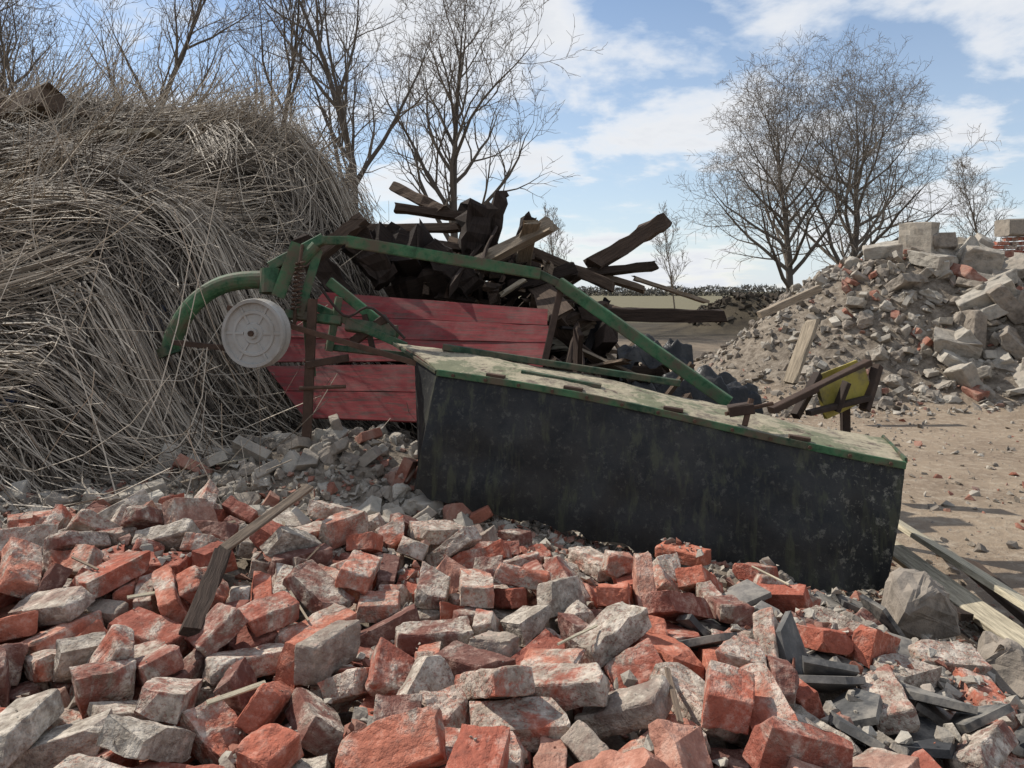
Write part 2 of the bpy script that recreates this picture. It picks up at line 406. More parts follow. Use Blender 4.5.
for k,mm in settled:
    p=mm.translation
    if p.z<float(G(p.x,p.y))-.08 or p.z>3: continue
    if k[0]=='b': place(mbB,brick_vars[k[1]],mm,rng.uniform(0,1))
    else: place(mbS,slate_vars[k[1]],mm,rng.uniform(0,1))
    vv=(brick_vars if k[0]=='b' else slate_vars)[k[1]][0]; lo_=vv.min(0);hi_=vv.max(0); o=len(bvV)
    for cx in(0,1):
        for cy in(0,1):
            for cz in(0,1): bvV.append(mm@Vector(((lo_,hi_)[cx][0],(lo_,hi_)[cy][1],(lo_,hi_)[cz][2])))
    for f in((0,1,3,2),(4,6,7,5),(0,4,5,1),(2,3,7,6),(0,2,6,4),(1,5,7,3)): bvF.append([o+i for i in f])
mbB.build('brick_pile',M_brick,False)
mbS.build('broken_roof_slates',M_slate,False)
bv=BVHTree.FromPolygons(bvV,bvF)
mbC=MB()
for _ in range(12000):
    x=random.uniform(-3.2,2.3);y=random.uniform(1.2,4.0)
    g=float(G(x,y)); h=bv.ray_cast(Vector((x,y,3)),Vector((0,0,-1)))
    z=g; on=False
    if h[0] is not None and h[0].z>g:
        if abs(h[1].z)<.5: continue
        if h[0].z>g+.12 and random.random()<.86: continue
        z=h[0].z;on=True
    s=random.uniform(.003,.012) if on and z>g+.12 else random.choice([.02,.03,.05,.07])
    place(mbC,random.choice(chunks),rotM((x,y,z+s*.1-(.004 if on else 0))),random.uniform(.4,1),scale=s)
mbC.build('brick_crumbs',M_rubble)

# ---------------------------------------------------------------- rubble scatter
def scatter(mb,n,fx,smin,smax,emb=.2,detail=False,power=2.5,zf=G,tint=None,tilt=.6):
    for _ in range(n):
        x,y=fx(); s=smin+(smax-smin)*random.random()**power
        z=float(zf(x,y))+s*(.25-emb)
        place(mb,random.choice(chunksD if detail else chunks),rotM((x,y,z),tilt=tilt),random.random() if tint is None else tint(),scale=s)
mbR=MB()
un=lambda a,b_,c_,d:(lambda:(random.uniform(a,b_),random.uniform(c_,d)))
scatter(mbR,5200,un(3.2,12,9.6,13.8),.03,.26,power=2.6,tint=lambda:random.uniform(0,.9))
scatter(mbR,600,un(4.1,11.5,10.0,13.4),.14,.46,detail=True,power=1.7,tint=lambda:random.uniform(.1,.88))
for (x,y,s,yw) in [(6.9,11.2,.75,.3),(8.0,11.3,.8,1.2),(8.7,10.8,.95,.2),(7.4,11.9,.7,-.5),(9.2,11.3,.9,.6),(8.3,10.4,.7,-.2),(6.4,11.7,.6,2.0),(8.5,12.2,.9,.1),(9.7,10.8,.8,-.4),(5.9,11.5,.5,.4),(7.6,10.6,.55,.9),(9.0,10.1,.75,-.7),(6.9,12.2,.8,.3),(7.7,12.4,.7,1.3),(9.5,11.9,1.0,.3),(5.2,11.6,.5,1.0),(8.8,11.6,.8,-1.0),(7.2,10.3,.4,.3)]:
    place(mbR,random.choice(slabs),rotM((x,y,float(G(x,y))+s*.14),yaw=yw,tilt=.45),random.choice([.4,.5,.6,.65,.7,.75]),scale=s)
for _ in range(130):
    x=random.uniform(6.0,9.8);y=random.uniform(9.9,12.7);s=random.uniform(.3,.85)
    place(mbR,random.choice(slabs),rotM((x,y,float(G(x,y))+s*.12),tilt=.6),random.choice([.3,.4,.5,.55,.6,.65,.7,.8,.9]),scale=s)
for _ in range(220):
    x=random.uniform(4.2,10.5);y=random.uniform(10.2,13.0)
    place(mbR,random.choice(brick_lo),rotM((x,y,float(G(x,y))+.05),tilt=.6),random.uniform(.4,1),scale=1.2)
mbR.build('demolition_rubble_heap',M_rubble)
mbD=MB()
scatter(mbD,4600,un(-3.4,.3,3.3,5.2),.015,.12,power=3,tint=lambda:random.uniform(.2,.93))
scatter(mbD,360,un(-2.7,-.2,3.45,4.9),.06,.19,detail=True,power=1.7,tint=lambda:random.uniform(.2,.93),emb=.12)
scatter(mbD,1900,un(.0,2.4,2.9,3.9),.012,.09,power=2.5,tint=lambda:random.uniform(.2,.95))
scatter(mbD,1800,un(.2,2.6,1.2,4.6),.015,.10,power=3)
scatter(mbD,90,un(.9,1.9,1.9,3.2),.06,.2,detail=True,power=2,tint=lambda:random.uniform(.1,1))
scatter(mbD,2600,lambda:(random.uniform(1.6,9),random.uniform(3.2,10.5)),.01,.10,power=4)
scatter(mbD,900,lambda:(random.uniform(.5,5),random.uniform(4.5,11)),.02,.16,power=4)
for (x,y,s,yw) in [(1.42,2.78,.50,.3),(1.60,2.50,.40,1.2),(1.18,2.62,.25,.2),(1.35,2.42,.24,.9)]:
    place(mbD,chunksD[int(yw*10)%8],rotM((x,y,float(G(x,y))+s*.2),yaw=yw,tilt=.2),.35,scale=s)
for _ in range(70):
    x=random.uniform(-2.6,-.1);y=random.uniform(3.25,4.5); place(mbD,random.choice(brick_lo),rotM((x,y,float(G(x,y))+.02),tilt=.5),random.uniform(.4,1),scale=.95)
mbD.build('rubble_debris',M_rubble)
mbE=MB(); scatter(mbE,900,un(7.0,13.2,29,33),.1,.55,detail=False,power=2,tint=lambda:random.uniform(0,1))
mbE.build('dark_soil_heap',mat_tint('clods',[(0,(.03,.025,.018)),(1,(.08,.06,.042))],simple=True))

# ---------------------------------------------------------------- reed / straw heap
def Hs(x,y):
    x=np.asarray(x,float);y=np.asarray(y,float)
    R=np.interp(x,[-14,-9,-6.5,-5,-3.8,-2.9,-2.1,-1.6,-1.1,-.6],[2.7,3.0,3.02,3.02,3.15,3.05,2.75,2.3,1.3,.2])
    f=np.interp(x,[-9,-3.2,-2.5,-2.2,-1.9,-1.4,-.9],[2.9,3.1,3.3,3.8,4.5,5.0,5.8])
    r=7.7
    t=(y-f)/(r-f)
    tt=np.clip(t,0,1)
    up=.40*np.sin(tt*math.pi/2)+.60*tt
    up=up+.07*np.sin(tt*10.5+x*1.1+.6*np.sin(x*2.3))*np.sin(tt*math.pi)
    dn=1-S((y-8.0)/3.0)
    z=.38+(R-.38)*up*dn
    z=z+np.clip(tt*1.6,0,1)*(.14*fbm(x,y,5,1.5,3)+.10*fbm(x,y,6,4.2,2))
    z=np.where(t<0,.38+t*.8,z)
    return z
xs=np.linspace(-13,-.4,180);ys=np.linspace(2.7,11.5,150);a,b_=np.meshgrid(xs,ys);z=Hs(a,b_)
ii=np.arange(179)[None,:]+np.arange(149)[:,None]*180
q=np.stack([ii,ii+1,ii+181,ii+180],-1).reshape(-1,4)
straw=bpy.data.objects.new('reed_thatch_heap',None);sc.collection.objects.link(straw)
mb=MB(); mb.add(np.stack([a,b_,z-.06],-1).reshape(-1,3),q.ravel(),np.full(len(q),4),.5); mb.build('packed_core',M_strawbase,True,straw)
mb=MB()
def strand_block(ncl,per,xr,yr,ang,angsd,Lr,lift,w,tr,offm=.12,upr=0.0,jit=.13,K=6,cur=.5,spread=(.16,.13)):
    cx=rng.uniform(*xr,ncl);cy=rng.uniform(*yr,ncl)
    ca=np.radians(ang(cx,cy)+rng.normal(0,angsd,ncl)); ct=rng.uniform(*tr,ncl); co=rng.uniform(0,offm,ncl); cc=rng.normal(0,cur,ncl)
    n=ncl*per; rep=lambda q_:np.repeat(q_,per)
    L=rng.uniform(*Lr,n); aa=rep(ca)+rng.normal(0,jit,n)
    px=rep(cx)+rng.normal(0,spread[0],n);py=rep(cy)+rng.normal(0,spread[1],n)
    t=np.linspace(-.5,.5,K)[None,:]
    curv=(rep(cc)+rng.normal(0,.3,n))[:,None]
    A=aa[:,None]+curv*t
    dx=np.cos(A)*(L/(K-1))[:,None];dy=np.sin(A)*(L/(K-1))[:,None]*.62
    x=px[:,None]+np.cumsum(dx,1)-dx.sum(1,keepdims=True)/2;y=py[:,None]+np.cumsum(dy,1)-dy.sum(1,keepdims=True)/2
    hs=Hs(x,y); hl=hs[:,[0]]+(hs[:,[-1]]-hs[:,[0]])*(t+.5)
    hs=np.maximum(hs,.4*hs+.6*hl)
    z=hs+(rep(co)+rng.uniform(-.03,.07,n))[:,None]+(np.abs(rng.normal(0,lift,n))[:,None])*(t+.5)**2+upr*(t+.5)*L[:,None]*rng.uniform(.2,1,n)[:,None]
    R=np.broadcast_to(rng.uniform(w*.6,w*1.35,n)[:,None]*np.linspace(1,.5,K)[None],(n,K))
    tint=np.clip(rep(ct)+rng.normal(0,.2,n),0,1)
    tubes(mb,np.stack([x,y,z],-1),R,3,tint,caps=False)
angf=lambda x,y:np.where(x<-3.2,-25,-45)+34*np.sin(x*1.5+y)+np.where(y<4.8,-24,0)
strand_block(420,36,(-7.0,-1.3),(3.4,8.0),angf,32,(.6,1.8),.14,.0052,(.0,.75),.10)
strand_block(120,44,(-6.2,-1.5),(3.9,7.8),angf,45,(.8,1.7),.10,.0056,(.2,.95),.40,jit=.07,spread=(.10,.08))
strand_block(110,30,(-4.0,-1.3),(3.6,6.0),lambda x,y:-58+0*x,28,(.5,1.3),.25,.0040,(.25,.9),.16)
strand_block(2400,1,(-6.5,-1.2),(3.5,8.0),angf,60,(.5,1.6),.5,.0044,(.45,1.0),.30,upr=.1,cur=1.4)
strand_block(130,20,(-7.4,-1.6),(7.0,8.1),lambda x,y:60+0*x,70,(.3,.85),.2,.0046,(.5,1.0),.05,.8,jit=.4)  # ridge wisps: backlight put into the colour as a lighter tint
strand_block(50,14,(-3.0,-1.0),(3.3,4.8),lambda x,y:-80+0*x,30,(.5,1.1),.12,.0034,(.4,.95),.03)
mb.build('reeds',M_straw,False,straw)
mb=MB()
def onheap(x0,y0,x1,y1,w,h,t,o0=.2,o1=.2,**k):
    beam(mb,(x0,y0,float(Hs(x0,y0))+o0),(x1,y1,float(Hs(x1,y1))+o1),w,h,.3,t,.12,ragged=.04,**k)
onheap(-5.5,7.5,-4.2,7.1,.24,.22,.50,.18,.48)
onheap(-5.6,6.9,-4.4,6.8,.2,.12,.4,.38,.28)
onheap(-3.9,6.9,-3.1,6.8,.14,.05,.88,.32,.38)
onheap(-4.1,7.2,-3.3,7.3,.12,.05,.6,.32,.35)
onheap(-4.6,6.3,-3.7,6.5,.12,.05,.5,.36,.3)
onheap(-3.4,6.4,-2.7,6.2,.10,.04,.7,.36,.3)
onheap(-4.9,5.4,-4.4,5.0,.08,.04,.4,.3,.3)
mb.build('battens',M_wood,False,straw)
n1,n2=30,10; V=[]
for i in range(n1):
    for j in range(n2):
        t=i/(n1-1);s=j/(n2-1); x=-2.75+.62*t+ .1*s; y=3.75+1.15*t+.38*s
        V.append((x,y,float(Hs(x,y))+.16+.025*math.sin(i*1.3+j)+.03*noise.noise((i*.5,j*.6,2))))
qq=[(i*n2+j,(i+1)*n2+j,(i+1)*n2+j+1,i*n2+j+1) for i in range(n1-1) for j in range(n2-1)]
mb=MB();mb.add(V,np.array(qq).ravel(),np.full(len(qq),4));mb.build('blue_tarpaulin',M_tarp,True)

# ---------------------------------------------------------------- timber pile
mb=MB()
B=lambda a,b_,w,h,r,t,**k: beam(mb,a,b_,w,h,r,t,ragged=k.pop('ragged',.04),jit=k.pop('jit',.16),n=9,**k)
B((-1.05,6.9,2.52),(-.55,6.5,2.25),.13,.09,.3,.45)
B((.62,6.2,1.78),(1.32,6.5,2.2),.14,.13,.3,.36,jit=.3,ragged=.07)
B((-.28,6.3,2.33),(-.36,6.2,1.75),.22,.18,.3,.14,jit=.5,ragged=.09)
B((-.08,6.5,2.45),(-.20,6.3,1.9),.13,.11,.2,.2,jit=.5,ragged=.08)
B((.16,6.2,2.24),(.0,6.1,1.7),.12,.10,.2,.15,jit=.5,ragged=.08)
B((-1.4,6.6,2.12),(-.4,6.4,2.12),.14,.06,.1,.5)
B((-1.0,6.5,2.3),(-.1,6.6,2.18),.12,.07,.1,.35)
B((-1.0,6.4,2.02),(.2,6.2,1.86),.18,.06,.1,.4)
B((.0,6.3,1.98),(.8,6.0,1.62),.13,.08,.2,.4)
B((.1,6.4,1.9),(1.1,6.3,1.60),.10,.05,.2,.6)
B((.45,6.2,1.72),(1.2,6.35,1.80),.11,.07,.2,.2)
B((.45,5.8,1.42),(1.65,5.9,1.40),.12,.10,0,.25)
B((.95,6.1,1.7),(1.6,6.3,1.5),.08,.03,0,.7)
B((-.05,5.9,1.6),(.5,5.9,1.75),.16,.1,.3,.12)
B((-1.55,5.6,2.0),(-1.15,5.5,1.5),.20,.14,.3,.2,jit=.4)
B((-1.25,5.7,2.03),(-.9,5.7,1.65),.26,.16,.3,.2,jit=.4)
B((-.65,5.8,1.93),(-.25,5.7,1.6),.20,.18,.3,.12,jit=.45)
B((-1.5,5.45,1.75),(-1.05,5.5,2.12),.10,.09,.3,.4,jit=.25)
B((-1.15,5.9,1.85),(-.6,5.8,1.9),.34,.3,.5,.12,jit=.5,ragged=.1)
B((-.95,6.0,1.6),(-.4,5.9,1.75),.30,.3,.9,.18,jit=.5,ragged=.1)
B((.39,5.2,1.22),(.93,5.0,.98),.13,.02,.4,.75); B((.45,5.3,1.05),(.75,4.9,1.15),.10,.02,.2,.6)
r=random.Random(23)
for i in range(360):
    x=r.gauss(.05,.72);y=r.uniform(5.7,7.6);x=max(-1.6,min(1.8,x))
    top=.3+1.65*math.exp(-abs((x+.15)/1.2)**2.2)
    z=r.uniform(.2,1)**.6*top
    if z<.3: z=.3
    if y<5.9 and x<.3 and z<1.5 : y+=.5
    a=r.gauss(0,.8)+(math.pi/2 if r.random()<.3 else 0);e=r.gauss(0,.55)
    if abs(z-top)<.25: e*=.7
    L=r.choice([.15,.2,.3,.45,.6,.9])*r.uniform(.8,1.2)
    d=Vector((math.cos(a)*math.cos(e),math.sin(a)*math.cos(e),math.sin(e)))*L/2;c_=Vector((x,y,z))
    w=r.choice([.03,.05,.08,.12,.17]);h=r.choice([.02,.03,.05,.09])
    beam(mb,c_-d,c_+d,w,h,r.uniform(-1.5,1.5),min(1,max(0,r.gauss(.35,.27))),jit=.35,ragged=.06,n=5)
for i in range(230):
    x=r.uniform(.3,2.0);y=r.uniform(4.7,6.0);z=float(G(x,y))+r.uniform(.05,.9)*(1-S((x-.9)/1.2))+.06
    a=r.uniform(0,3.14);e=r.gauss(0,.5);L=r.uniform(.2,.7)
    d=Vector((math.cos(a)*math.cos(e),math.sin(a)*math.cos(e),math.sin(e)))*L/2;c_=Vector((x,y,z))
    beam(mb,c_-d,c_+d,r.choice([.03,.06,.1]),r.choice([.015,.03,.05]),r.uniform(-1.5,1.5),min(1,max(0,r.gauss(.35,.28))),jit=.25,ragged=.04,n=4)
scatter(mb,700,un(-1.4,1.9,5.4,6.8),.05,.28,zf=lambda x,y:G(x,y)+.02,tint=lambda:random.uniform(0,.6))
mb.build('timber_pile',M_wood)
mb=MB()
beam(mb,(2.2,6.1,.85),(2.45,6.25,1.38),.14,.035,.2,.82,ragged=.03,jit=.12)
mb.build('wooden_board',M_wood)
mb=MB(); beam(mb,(3.15,9.8,1.28),(4.0,10.0,1.62),.09,.09,0,.8,jit=.15); mb.build('wooden_post',M_wood)
for k,(cx,cy,cz,s) in enumerate([(1.25,5.2,1.05,.5),(1.0,5.4,1.25,.4),(.75,5.0,.98,.35),(1.5,5.6,.95,.45)]):
    mb=MB();V=[];n1=26
    for i in range(n1):
        for j in range(n1):
            a_=i/(n1-1)-.5;b2=j/(n1-1)-.5
            V.append((cx+a_*s*1.3,cy+b2*s*.6,cz-b2*b2*s*1.6-a_*a_*s+.05*noise.noise((a_*5+k,b2*5,0))*2+.02*noise.noise((a_*16+k,b2*16,3))))
    qq=[(i*n1+j,(i+1)*n1+j,(i+1)*n1+j+1,i*n1+j+1) for i in range(n1-1) for j in range(n1-1)]
    mb.add(V,np.array(qq).ravel(),np.full(len(qq),4));mb.build('black_plastic_sheet',M_black,True)

# red boards
door=bpy.data.objects.new('red_wooden_boards',None);sc.collection.objects.link(door)
mb=MB()
TL,TR=np.array((-1.29,5.3,1.58)),np.array((.25,5.35,1.46)); ML,MR=np.array((-1.62,4.93,1.13)),np.array((.22,4.95,1.14)); BL,BR=np.array((-1.22,4.62,.83)),np.array((.0,4.62,.78))
def plank(p0,p1,p2,p3):
    p=[np.array(v,float) for v in (p0,p1,p2,p3)]
    nrm=np.cross(p[1]-p[0],p[3]-p[0]);nrm/=np.linalg.norm(nrm)
    if nrm[1]>0:nrm=-nrm
    K=9;V=[];O=[];o=rng.uniform(-9,9,3)
    for i in range(K):
        t=i/(K-1); a_=p[0]*(1-t)+p[1]*t; b2=p[3]*(1-t)+p[2]*t; w=rng.normal(0,.0025)
        for q_,s in((a_,.0),(a_,.012),(b2,.012),(b2,.0)):
            V.append(q_+nrm*(s+w)); O.append((t*1.6+o[0],(0 if q_ is a_ else .15)+o[1],s+o[2]))
    l=[];c_=[]
    for i in range(K-1):
        for j in range(4):
            k=(j+1)%4;l+=[i*4+j,(i+1)*4+j,(i+1)*4+k,i*4+k];c_.append(4)
    l+=[0,1,2,3]+[(K-1)*4+j for j in(3,2,1,0)];c_+=[4,4]
    mb.add(V,l,c_,.5,O)
lerp=lambda a,b_,t:a*(1-t)+b_*t
for (A0,A1,B0,B1,k) in ((TL,TR,ML,MR,3),(ML+np.array((.06,-.02,-.02)),MR+np.array((0,-.02,-.02)),BL,BR,2)):
    for i in range(k):
        t0=i/k+.004;t1_=(i+1)/k-.006; sh=np.array((rng.normal(0,.02),rng.normal(0,.006),0))
        plank(lerp(A0,B0,t0)+sh,lerp(A1,B1,t0)+sh,lerp(A1,B1,t1_)+sh,lerp(A0,B0,t1_)+sh)
mb.build('planks',M_red,False,door)
mb=MB()
beam(mb,(-1.0,5.36,1.52),(-1.15,4.74,.84),.08,.03,0,.3); beam(mb,(.0,5.4,1.42),(-.15,4.76,.84),.08,.03,0,.3)
mb.build('ledges',M_wood,False,door)

# ---------------------------------------------------------------- mower
mow=bpy.data.objects.new('hay_mower',None);sc.collection.objects.link(mow)
A=np.array((-.38,3.9,1.194));Bc=np.array((1.737,3.4,.857));C=np.array((1.90,3.95,.855));D=np.array((-.665,4.33,1.31))
mb=MB();n1,n2=60,14;V=[]
for side_ in(0,1):
    for i in range(n1):
        for j in range(n2):
            t=i/(n1-1);s=j/(n2-1); p=lerp(lerp(A,Bc,t),lerp(D,C,t),s)
            zz=p[2]+.006*math.sin(t*23+s*4)+.012*math.sin(s*3.14)-(.012 if side_ else 0)+.02*math.sin(t*5)+.006*noise.noise((t*30,s*8,0))
            V.append((p[0],p[1],zz))
l=[]
for i in range(n1-1):
    for j in range(n2-1):
        a_=i*n2+j;l+=[(a_,a_+n2,a_+n2+1,a_+1)]; b2=a_+n1*n2;l+=[(b2,b2+1,b2+n2+1,b2+n2)]
bd=[i*n2 for i in range(n1)]+[(n1-1)*n2+j for j in range(1,n2)]+[i*n2+n2-1 for i in range(n1-2,-1,-1)]+[j for j in range(n2-2,0,-1)]
for k in range(len(bd)):
    a_=bd[k];b2=bd[(k+1)%len(bd)]; l.append((a_+n1*n2,b2+n1*n2,b2,a_))
mb.add(V,np.array(l).ravel(),np.full(len(l),4)); mb.build('deck',M_deck,False,mow)
topc=lambda t: lerp(A,Bc,t)+np.array((0,0,.02*math.sin(t*5)-.012))
bots=[(-.486,3.83,.60),(-.14,3.74,.52),(.2,3.63,.47),(.55,3.52,.415),(1.0,3.42,.35),(1.43,3.30,.30),(1.63,3.36,.285)]
bp=smoothpts(bots,90)
mb=MB();V=[];n1,n2=90,22
for i in range(n1):
    t=i/(n1-1);tp=topc(t);bt=np.array(bp[i])
    for j in range(n2):
        s=j/(n2-1);p=lerp(tp,bt,s)
        rip=s*(.018*math.sin(t*31+s*2)+.028*math.sin(t*11+1)+.008*math.sin(t*60+3*s))+.018*noise.noise((t*14,s*4,1))
        p=p+np.array((0,-rip-.05*math.sin(s*3.14)*0.6,0)); 
        if j==n2-1: p[2]+=.008*math.sin(t*70)+.03*noise.noise((t*30,0,0))
        V.append(p)
rs=n1*n2
m1=14
for i in range(m1):
    t=i/(m1-1);tp=lerp(Bc,C,t)+np.array((0,0,-.03));bt=lerp(np.array(bp[-1]),np.array((1.84,3.9,.33)),t)
    for j in range(n2):
        s=j/(n2-1);p=lerp(tp,bt,s)+np.array((s*.015*math.sin(t*14),0,0)); 
        if i==0: p=np.array(V[(n1-1)*n2+j])
        V.append(p)
ls=rs+m1*n2
for i in range(10):
    t=i/9;tp=lerp(A,D,t*.5)+np.array((0,0,-.02));bt=lerp(np.array(bp[0]),np.array((-.5,4.1,.66)),t)
    for j in range(n2):
        s=j/(n2-1);p=lerp(tp,bt,s)
        if i==0:p=np.array(V[j])
        V.append(p)
l=[]
for o,k in((0,n1),(rs,m1),(ls,10)):
    for i in range(k-1):
        for j in range(n2-1):
            a_=o+i*n2+j;l.append((a_,a_+1,a_+n2+1,a_+n2))
mb.add(V,np.array(l).ravel(),np.full(len(l),4)); mb.build('skirt',M_skirt,True,mow)
mb=MB()
dz=lambda t:np.array((0,-.008,.02*math.sin(t*5)))
for i in range(16):
    t0=i/16;t1_=(i+1)/16
    beam(mb,lerp(A,Bc,t0)+dz(t0)+(0,0,-.012),lerp(A,Bc,t1_)+dz(t1_)+(0,0,-.012),.018,.032,0,rng.uniform(.3,1),.04,n=2)
for i in range(5):
    t0=i/5;t1_=(i+1)/5; beam(mb,lerp(Bc,C,t0)+(0.006,0,-.01),lerp(Bc,C,t1_)+(.006,0,-.01),.012,.022,0,.3,.02,n=2)
for i in range(4):
    t0=i/4;t1_=(i+1)/4; beam(mb,lerp(A,D,t0)+(-.006,0,-.01),lerp(A,D,t1_)+(-.006,0,-.01),.012,.018,0,.1,.02,n=2)
beam(mb,(-.38,4.25,1.285),(.9,4.12,1.10),.04,.035,0,.2,.05)
beam(mb,(.05,3.95,1.18),(.45,3.88,1.115),.05,.02,0,.3,.05)
beam(mb,(-.97,4.5,1.885),(.17,4.75,1.70),.05,.07,0,.85,.02,n=5)
beam(mb,(.29,4.72,1.645),(1.2,4.25,.975),.045,.07,0,.9,.02,n=5)
beam(mb,(.15,4.76,1.71),(.33,4.72,1.62),.03,.05,0,.3,.02,n=3)
beam(mb,(-1.07,4.5,1.65),(-.66,4.42,1.33),.035,.055,0,.9,.02,n=3)
beam(mb,(-1.13,4.45,1.50),(-.60,4.35,1.28),.03,.045,0,.5,.02,n=3)
beam(mb,(-1.24,4.45,1.87),(-1.34,4.4,1.56),.03,.075,.3,.9,.02,n=3)
beam(mb,(-1.13,4.5,1.84),(-1.22,4.4,1.45),.03,.05,.3,.7,.02,n=3)
beam(mb,(-1.40,4.45,1.73),(-1.10,4.5,1.90),.05,.06,.3,.6,.02,n=3)
beam(mb,(-1.12,4.5,1.89),(-.96,4.5,1.89),.05,.05,.0,.6,.02,n=3)
beam(mb,(-1.20,4.45,1.62),(-1.16,4.45,1.10),.04,.05,.3,.5,.02,n=3)
beam(mb,(-1.30,4.42,1.46),(-.98,4.42,1.42),.05,.05,.3,.6,.02,n=3)
beam(mb,(-1.0,4.45,1.56),(-1.06,4.45,1.25),.08,.04,.3,.45,.03,n=3)
beam(mb,(-.95,4.42,1.40),(-.66,4.4,1.36),.06,.07,.3,.35,.03,n=3)
beam(mb,(-1.08,4.46,1.27),(-.55,4.4,1.22),.03,.035,.3,.3,.02,n=3)
tube1(mb,smoothpts([(-2.0,4.5,1.25),(-1.97,4.5,1.35),(-1.88,4.5,1.50),(-1.74,4.5,1.61),(-1.58,4.5,1.655),(-1.36,4.48,1.66)],22),.053,16,.85)
tube1(mb,[(-2.02,4.5,1.27),(-2.0,4.5,1.22)],.064,16,.3)
tube1(mb,smoothpts([(-1.38,4.48,1.655),(-1.25,4.46,1.74),(-1.14,4.48,1.86)],10),.035,12,.7)
tube1(mb,[(-1.39,4.47,1.72),(-1.39,4.45,1.58)],.07,16,.5)
mb.build('green_frame',M_green,False,mow)
mb=MB()
beam(mb,(-1.13,4.36,1.55),(-1.15,4.3,.74),.03,.05,0,.4,.03,n=4)
beam(mb,(.30,4.74,1.6),(.19,4.6,1.15),.03,.04,0,.3,.03,n=3)
beam(mb,(-1.62,4.38,1.50),(-.48,4.1,1.20),.015,.03,0,.5,.03,n=4)
beam(mb,(-1.95,4.42,1.30),(-1.5,4.34,1.26),.025,.03,0,.3,.03,n=3)
beam(mb,(-1.15,4.32,1.18),(-.92,4.32,1.22),.04,.04,0,.3,.03,n=3)
beam(mb,(-.92,4.45,1.30),(-.72,4.40,1.44),.05,.05,0,.3,.03,n=3)
beam(mb,(-.85,4.43,1.46),(-.80,4.43,1.25),.03,.03,0,.2,.03,n=3)
tube1(mb,[(-.93,4.3,1.06),(-1.19,4.3,1.05)],.012,6)
tube1(mb,smoothpts([(-1.1,4.4,1.62),(-.95,4.38,1.45),(-.8,4.36,1.5),(-.6,4.3,1.33)],14),.008,6,.1)
pts=[]
for i in range(110):
    t=i/109; a_=t*2*math.pi*11; pts.append((-1.235+.025*math.cos(a_)+.03*t,4.38+.025*math.sin(a_),1.48+.28*t))
tube1(mb,pts,.006,5)
tube1(mb,[(-1.21,4.38,1.75),(-1.2,4.4,1.86)],.01,6); tube1(mb,[(-1.235,4.38,1.49),(-1.24,4.38,1.38)],.01,6)
beam(mb,(1.02,3.62,1.03),(1.13,3.6,1.05),.08,.05,0,.2,.05,n=3); tube1(mb,[(1.08,3.57,.97),(1.12,3.6,1.09)],.014,8); tube1(mb,[(1.00,3.6,1.02),(1.24,3.66,1.06)],.01,8)
for t in np.linspace(.04,.97,13):
    p=lerp(A,Bc,t)+dz(t)+(0,-.01,-.014); tube1(mb,[p,p+np.array((-.002,-.010,0))],.009,6)
for t in (.12,.3,.52,.78):
    p=lerp(A,Bc,t)+(0,.02,.02*math.sin(t*5)+.012); beam(mb,p,p+np.array((.09,-.02,-.012)),.04,.016,0,.4,.02,n=2)
mb.build('rusty_fittings',M_rust,False,mow)
prof=[(0,.05),(.03,.05),(.032,.035),(.055,.035),(.06,.028),(.105,.028),(.11,.036),(.125,.036),(.13,.028),(.165,.028),(.17,.045),(.188,.045),(.193,.03),(.180,.01),(.180,-.01),(.193,-.03),(.188,-.045),(.0,-.045)]
nn=48;V=[];l=[]
ax=Vector((-.22,-1,.02)).normalized();U=ax.cross(Vector((0,0,1))).normalized();W=U.cross(ax)
ce=Vector((-1.42,4.27,1.36))
for (r_,h_) in prof:
    for i in range(nn):
        a_=i/nn*2*math.pi; V.append(ce+ax*h_+U*(max(r_,.001)*math.cos(a_))+W*(max(r_,.001)*math.sin(a_)))
for k in range(len(prof)-1):
    for i in range(nn):
        j=(i+1)%nn; l.append((k*nn+i,k*nn+j,(k+1)*nn+j,(k+1)*nn+i))
mb=MB();mb.add([tuple(v) for v in V],np.array(l).ravel(),np.full(len(l),4),.5)
for i in range(6):
    a_=i/6*2*math.pi; d=U*math.cos(a_)+W*math.sin(a_)
    beam(mb,ce+ax*.029+d*.06,ce+ax*.029+d*.168,.010,.014,0,.5,.0,n=2)
mb.build('pulley_wheel',M_white,False,mow)
mb=MB();tube1(mb,[ce+ax*.045,ce+ax*.065],.016,8);tube1(mb,[ce-ax*.04,ce-ax*.25],.025,10);mb.build('pulley_axle',M_rust,False,mow)

yb=bpy.data.objects.new('yellow_machine_guard',None);sc.collection.objects.link(yb)
mb=MB()
beam(mb,(1.90,4.72,.90),(2.24,4.85,1.02),.03,.20,0,.6,.03,n=4)
beam(mb,(2.0,4.98,.95),(2.28,5.02,1.05),.02,.2,0,.3,.03,n=4)
mb.build('panel',M_yellow,False,yb)
mb=MB()
beam(mb,(1.55,4.6,.88),(2.26,4.88,1.14),.06,.04,0,.3,.05,n=4)
beam(mb,(2.20,4.8,.85),(2.32,4.88,1.12),.06,.05,0,.2,.05,n=4)
beam(mb,(1.78,4.62,.86),(2.22,4.78,.93),.05,.03,0,.1,.05,n=4)
beam(mb,(1.98,4.70,.86),(2.04,4.68,1.04),.07,.03,0,.1,.05,n=3)
beam(mb,(1.75,4.75,.82),(1.95,4.9,1.06),.05,.05,0,.1,.05,n=3)
beam(mb,(2.12,4.9,.95),(2.16,4.95,.02),.05,.05,0,.1,.05,n=3)
mb.build('steel_edges',M_rust,False,yb)

